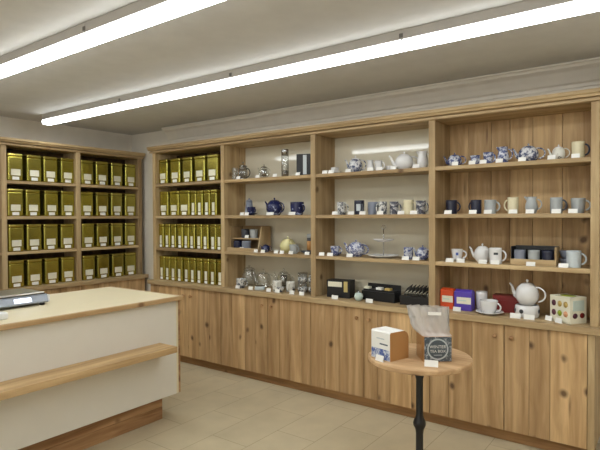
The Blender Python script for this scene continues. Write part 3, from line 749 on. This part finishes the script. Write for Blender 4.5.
# fourth bay: worktop
z = ZW
def pouch(label, x, y, w_, d_, h_, mat, rz):
    t = thing('tea_carton', label, 'carton', (x, y, z + .0006), rz)
    MB().box(-w_ / 2, w_ / 2, -d_ / 2, d_ / 2, 0, h_, .006, .5, 3).build('carton', mat, t)
    MB().prism([(-d_ / 2 + .004, h_), (d_ / 2 - .004, h_), (.012, h_ + .010), (-.012, h_ + .010)], 0, -w_ / 2 + .006, w_ / 2 - .006).build('folded_top', mat, t)
    l = MB().box(-w_ * .34, w_ * .46, -d_ / 2 - .0016, -d_ / 2 - .0003, h_ * .36, h_ * .70); l.build('label_panel', 'label_paper', t)
    MB().box(-w_ * .26, w_ * .2, -d_ / 2 - .0022, -d_ / 2 - .0017, h_ * .50, h_ * .56).build('label_stripe', 'mint_print', t)
    return t
pouch('orange tea carton with cream label against the upright', 3.243, .115, .100, .075, .138, 'orange_print', .0)
pouch('purple tea carton with cream label beside the orange one', 3.364, .105, .126, .08, .138, 'purple_print', .03)
mug('tall plain white mug behind the white teacup', 3.468, z, .08, .135, 'white_china', 2.0, .165, foot=.8, hr=0, name='beaker_cup')
t = thing('gift_box', 'dark red box behind the white cup and saucer', 'gift box', (3.63, .21, z + .0006), .1)
MB().box(-.085, .085, -.045, .045, 0, .085, .002).build('carton', 'red_card', t)
MB().box(-.087, .087, -.047, .047, .0852, .12, .002).build('lid', 'red_card', t)
saucer('large plain white saucer on the worktop', 3.555, z, .185, 'white_china', .055)
mug('large plain white teacup on its saucer', 3.55, z + .0096, .12, .085, 'white_china', -.3, .055, 'cup', 'teacup', foot=.6, hr=.8)
t = thing('teapot_warmer', 'round white warmer with dark holes under the big teapot', 'warmer', (3.785, .11, z + .0006))
MB().lathe([(0, 0), (.07, 0), (.074, .006), (.078, .04), (.074, .074), (.066, .08), (.06, .08), (.066, .072), (.066, .01), (0, .008)], 36).build('body', 'white_china', t)
for a in (-150, -105, -55, -10, 40, 90, 140):
    m = MB(); m.lathe([(0, -.001), (.014, -.001), (.014, .0012), (0, .0012)], 16)
    bmesh.ops.transform(m.bm, matrix=Matrix.Rotation(math.radians(a), 4, 'Z') @ Matrix.Translation((.0778, 0, .042)) @ Matrix.Rotation(PI / 2, 4, 'Y'), verts=m.bm.verts)
    if a in (-105, -10, -150, 90): m.build('vent_hole', 'darkgrey_china', t)
    else: m.bm.free()
teapot('large plain white teapot standing on a round warmer', 3.785, z + .0806, .255, .185, 'white_china', -.25, y=.11, squat=.96)
t = thing('tea_box', 'cream tea box printed with fruit motifs and green top', 'box', (4.035, .082, z + .0006), -.60)
hx, hy, hh = .080, .066, .165
MB().box(-hx, hx, -hy, hy, 0, hh, .002).build('carton', 'label_paper', t)
m = MB(); m.lathe([(0, 0), (.05, 0), (.05, .0012), (0, .0012)], 24, sx=1.0, sy=.85); m.build('green_disc', 'green_print', t, (0, 0, hh + .0002))
def motif(u, v, face, mt):
    m = MB(); m.lathe([(0, -.0006), (.017, -.0006), (.017, .0006), (0, .0006)], 14, sy=1.15)
    if face == 'front': M = Matrix.Translation((u, -hy - .0008, v)) @ Matrix.Rotation(PI / 2, 4, 'X')
    else: M = Matrix.Translation((hx + .0008, u, v)) @ Matrix.Rotation(PI / 2, 4, 'Y')
    bmesh.ops.transform(m.bm, matrix=M, verts=m.bm.verts); m.build('fruit_motif', mt, t)
for r, (vz, ms) in enumerate(((.118, ('plum_print', 'tan_print', 'tan_print')), (.058, ('plum_print', 'green_print', 'peach_print')))):
    for c, mt in enumerate(ms): motif(-.048 + c * .046, vz, 'front', mt)
motif(-.028, .05, 'side', 'plum_print'); motif(.03, .05, 'side', 'red_card')
MB().box(hx + .0002, hx + .001, -.045, .045, .08, .145).build('mint_panel', 'mint_print', t)
card(3.335, z, 'purple tea carton', .055, .03, 0, .03)
for x, wh in zip([3.735, 3.82], ['white teapot warmer, left of two', 'white teapot warmer, right of two']): card(x, z, wh, .065, .005, 0, .032)
card(3.925, z, 'fruit tea box, left of two', .052, .052, -.60, .03); card(3.992, z, 'fruit tea box, right of two', .05, .004, -.60, .03)

# ------------------------------------------------------------------ the counter
ct = thing('shop_counter', 'white-fronted shop counter with cream top and wooden bag ledge', 'counter', (1.2, -1.0, 0))
cb = lambda m, name, mat: m.build(name, mat, ct, (-1.2, 1.0, 0))
Y0 = -3.55
cb(MB().box(.722, 1.605, Y0, -1.012, .886, .915, .001), 'top', 'counter_cream')
lip = MB().box(1.6055, 1.630, Y0, -.99, .885, .9155, .003, .6).box(.722, 1.6053, -1.0115, -.99, .885, .9155, .003, .6)
cb(lip, 'wooden_edging', 'ledge_wood')
cb(MB().box(1.574, 1.594, Y0, -1.034, .189, .8845, .001), 'front_panel', 'counter_white')
cb(MB().box(1.572, 1.5955, -1.0335, -1.017, .189, .8845, .002), 'panel_edging', 'edge_cream')
cb(MB().box(.74, 1.588, -1.0165, -.993, .189, .8845, .001), 'end_panel', 'plinth_wood')
cb(MB().box(1.594, 1.785, Y0, -1.185, .556, .598, .003, .75), 'bag_ledge', 'ledge_wood')
pl = MB()
for zz in ((.0005, .092), (.094, .1885)): pl.box(1.489, 1.509, Y0, -1.10, zz[0], zz[1], .002)
pl.box(.80, 1.4885, -1.12, -1.10, .0005, .1885, .001)
cb(pl, 'plinth', 'plinth_wood')
sh = MB().box(.74, 1.573, Y0, -1.035, .189, .21, 0)
cb(sh, 'base_shelf', 'shelf_wood_y')

sc = thing('shop_scale', 'silver shop scale with a lit display on the counter', 'scale', (1.035, -1.945, .9155))
MB().prism([(-.15, .016), (.130, .016), (.140, .026), (.115, .072), (-.15, .072)], 1, -.2, .17).build('body', 'scale_grey', sc)
MB().prism([(-.15, .0725), (.112, .0725), (.112, .079), (-.15, .079)], 1, -.19, .16).build('platter_rim', 'black_rubber', sc)
MB().box(-.165, .128, -.205, .150, .0795, .089, .004, .5).build('platter', 'brushed_steel', sc)
MB().prism([(.1385, .0325), (.1398, .0332), (.1240, .0598), (.1226, .0592)], 1, -.05, .06).build('display_window', 'lit_display', sc)
for sx in (-.12, .11):
    for sy in (-.17, .14):
        MB().lathe([(0, 0), (.016, 0), (.018, .004), (.014, .0162), (0, .0162)], 16, sx, sy).build('foot', 'black_rubber', sc)
MB().box(.07, .136, .171, .182, .018, .066, .003).build('side_cap', 'white_plastic', sc)
t = thing('card_reader', 'small white rounded device at the counter\'s front edge', 'device', (1.45, -2.255, .9155), .1)
MB().box(-.045, .045, -.08, .08, 0, .042, .012, .5, 4).build('body', 'white_plastic', t)
MB().box(-.03, .03, -.06, .0, .0422, .044, .001).build('key_panel', 'pale_print', t)

# ------------------------------------------------------------------ the round table and what stands on it
TX, TY, TZ = 3.412, -.805, .705
t = thing('pedestal_table', 'small round wooden table on a black iron pedestal', 'table', (TX, TY, 0))
R = .290
MB().lathe([(0, TZ - .03), (R - .008, TZ - .03), (R, TZ - .024), (R, TZ - .006), (R - .005, TZ), (0, TZ)], 64, smooth=False).build('tabletop', 'table_wood', t)
MB().lathe([(0, .018), (.028, .018), (.03, .03), (.021, .05), (.021, .26), (.024, .285), (.034, .305), (.036, .318), (.034, .331), (.024, .35), (.020, .37), (.020, .57), (.025, .59), (.025, .61), (.02, .63), (.02, .660), (.06, .664), (.06, .6745), (0, .6745)], 24).build('pedestal', 'black_iron', t)
for k in range(4):
    a = PI / 4 + k * PI / 2
    MB().tube([(.015 * math.cos(a), .015 * math.sin(a), .045), (.1 * math.cos(a), .1 * math.sin(a), .05), (.2 * math.cos(a), .2 * math.sin(a), .03), (.235 * math.cos(a), .235 * math.sin(a), .0125)], [.018, .018, .014, .012], 8).build('foot', 'black_iron', t)
z = TZ
b = thing('tea_carton', 'kraft tea box with white and blue sleeve on the round table', 'carton', (3.288, -.93, z + .0006), -.31)
s_ = .073
MB().prism([(-s_, 0), (s_, 0), (s_, .118), (s_ - .010, .142), (s_ - .034, .156), (-s_ + .006, .156), (-s_, .150)], 0, -s_, s_).build('carton', 'kraft', b)
b.children[0].rotation_euler.z = 0
sl = MB(); e = .0012
outer = [(-s_ - e, .0005), (-s_ - e, .1505), (-s_ + .006 - e, .1575), (s_ - .034, .1575)]
inner = [(s_ - .034, .1562), (-s_ + .006, .1562), (-s_ - .0002, .150), (-s_ - .0002, .0005)]
sl.prism(outer + inner, 0, -s_ + .001, s_ - .001).build('paper_sleeve', 'white_card', b)
yf = -s_ - e - .0008
MB().box(-s_ + .003, s_ - .003, yf, yf + .0006, .002, .058).build('flower_print', 'lavender_print', b)
MB().box(-.006, .056, yf, yf + .0006, .082, .090).build('title_bar', 'slate_print', b)
MB().box(-.03, .03, yf, yf + .0006, .112, .118).build('text_line', 'pale_print', b)
g = thing('tea_gift_bag', 'kraft tea box in clear cellophane with round dark label', 'gift bag', (3.500, -.815, z + .0006), .66)
h_ = .077
MB().box(-h_, h_, -h_, h_, 0, .1395, .002).build('box', 'kraft', g)
lp = MB().box(-h_ + .004, h_ - .002, -h_ - .0022, -h_ - .0014, .004, .138).build('front_label', 'teal_leaf_print', g)
def facing(m): bmesh.ops.transform(m.bm, matrix=Matrix.Translation((0, -h_ - .0026, .071)) @ Matrix.Rotation(PI / 2, 4, 'X'), verts=m.bm.verts); return m
m = MB(); m.lathe([(0, -.0003), (.058, -.0003), (.058, .0003), (0, .0003)], 48, smooth=False); facing(m).build('ring', 'pale_print', lp)
m = MB(); m.lathe([(0, .0004), (.050, .0004), (.050, .0008), (0, .0008)], 48, smooth=False); facing(m).build('disc', 'teal_print', lp)
def lettering(txt, size, cx, cz, y, mat, par):
    c = bpy.data.curves.new('lettering', 'FONT'); c.body = txt; c.size = size; c.align_x = 'CENTER'; c.align_y = 'CENTER'; c.extrude = .0003
    o = bpy.data.objects.new('lettering', c); COL.objects.link(o)
    dg = bpy.context.evaluated_depsgraph_get(); me = bpy.data.meshes.new_from_object(o.evaluated_get(dg))
    bpy.data.objects.remove(o)
    me.materials.clear(); me.materials.append(MATS[mat])
    me.transform(Matrix.Translation((cx, y, cz)) @ Matrix.Rotation(PI / 2, 4, 'X'))
    p = bpy.data.objects.new('lettering', me); COL.objects.link(p); p.parent = par; return p
lettering('WINTER', .024, 0, .084, -h_ - .0040, 'white_card', lp)
lettering('TEA BOX', .021, 0, .060, -h_ - .0040, 'white_card', lp)
MB().box(-.022, .022, -h_ - .0040, -h_ - .0035, .038, .041).build('rule', 'pale_print', lp)
# the cellophane: clear and tight round the box, gathered and crumpled above it
def film(sect, wob, seed):
    m = MB(); rnd = random.Random(seed); n = 56; rings = []
    for zz, a, b_, j, sh_, tw, p in sect:
        ring = []
        for i in range(n):
            th = 2 * PI * i / n; c, s = math.cos(th), math.sin(th)
            q = (abs(c) ** p + abs(s) ** p) ** (-1 / p)
            ph = math.sin(i * 1.7 + zz * 30) * .5 + rnd.uniform(-wob, wob)
            x, y = a * q * c + j * ph * .5, b_ * q * s + j * ph
            ring.append(m.bm.verts.new((sh_ + x * math.cos(tw) - y * math.sin(tw), x * math.sin(tw) + y * math.cos(tw), zz + .0008)))
        rings.append(ring)
    for r0, r1 in zip(rings, rings[1:]):
        for i in range(n):
            k = (i + 1) % n; f = m.bm.faces.new([r0[i], r0[k], r1[k], r1[i]]); f.smooth = True
    return m
film([(.0, .083, .083, 0, 0, 0, 9), (.07, .084, .084, .0006, 0, 0, 9), (.138, .083, .083, .0006, 0, 0, 9)], .4, 2).build('clear_wrap', 'clear_film', g)
film([(.1405, .083, .083, .001, 0, 0, 8), (.150, .086, .072, .006, -.006, -.06, 4), (.170, .096, .056, .012, -.014, -.14, 3.2), (.195, .100, .046, .014, -.020, -.22, 3), (.222, .103, .040, .015, -.024, -.25, 3),
      (.25, .104, .036, .015, -.027, -.25, 3), (.275, .106, .032, .014, -.030, -.25, 3), (.292, .112, .030, .013, -.034, -.25, 3)], .9, 5).build('gathered_top', 'cellophane', g)
m = MB().box(-.035, .035, -.008, -.007, .235, .252); m.build('seal_strip', 'white_card', g, (-.01, -.052, .018), -.25)
card(3.278, z, 'white-sleeved tea box on the table', .058, -1.038, -.3, .032)
card(3.552, z, 'cellophane-wrapped tea box on the table', .07, -.975, .3, .034)
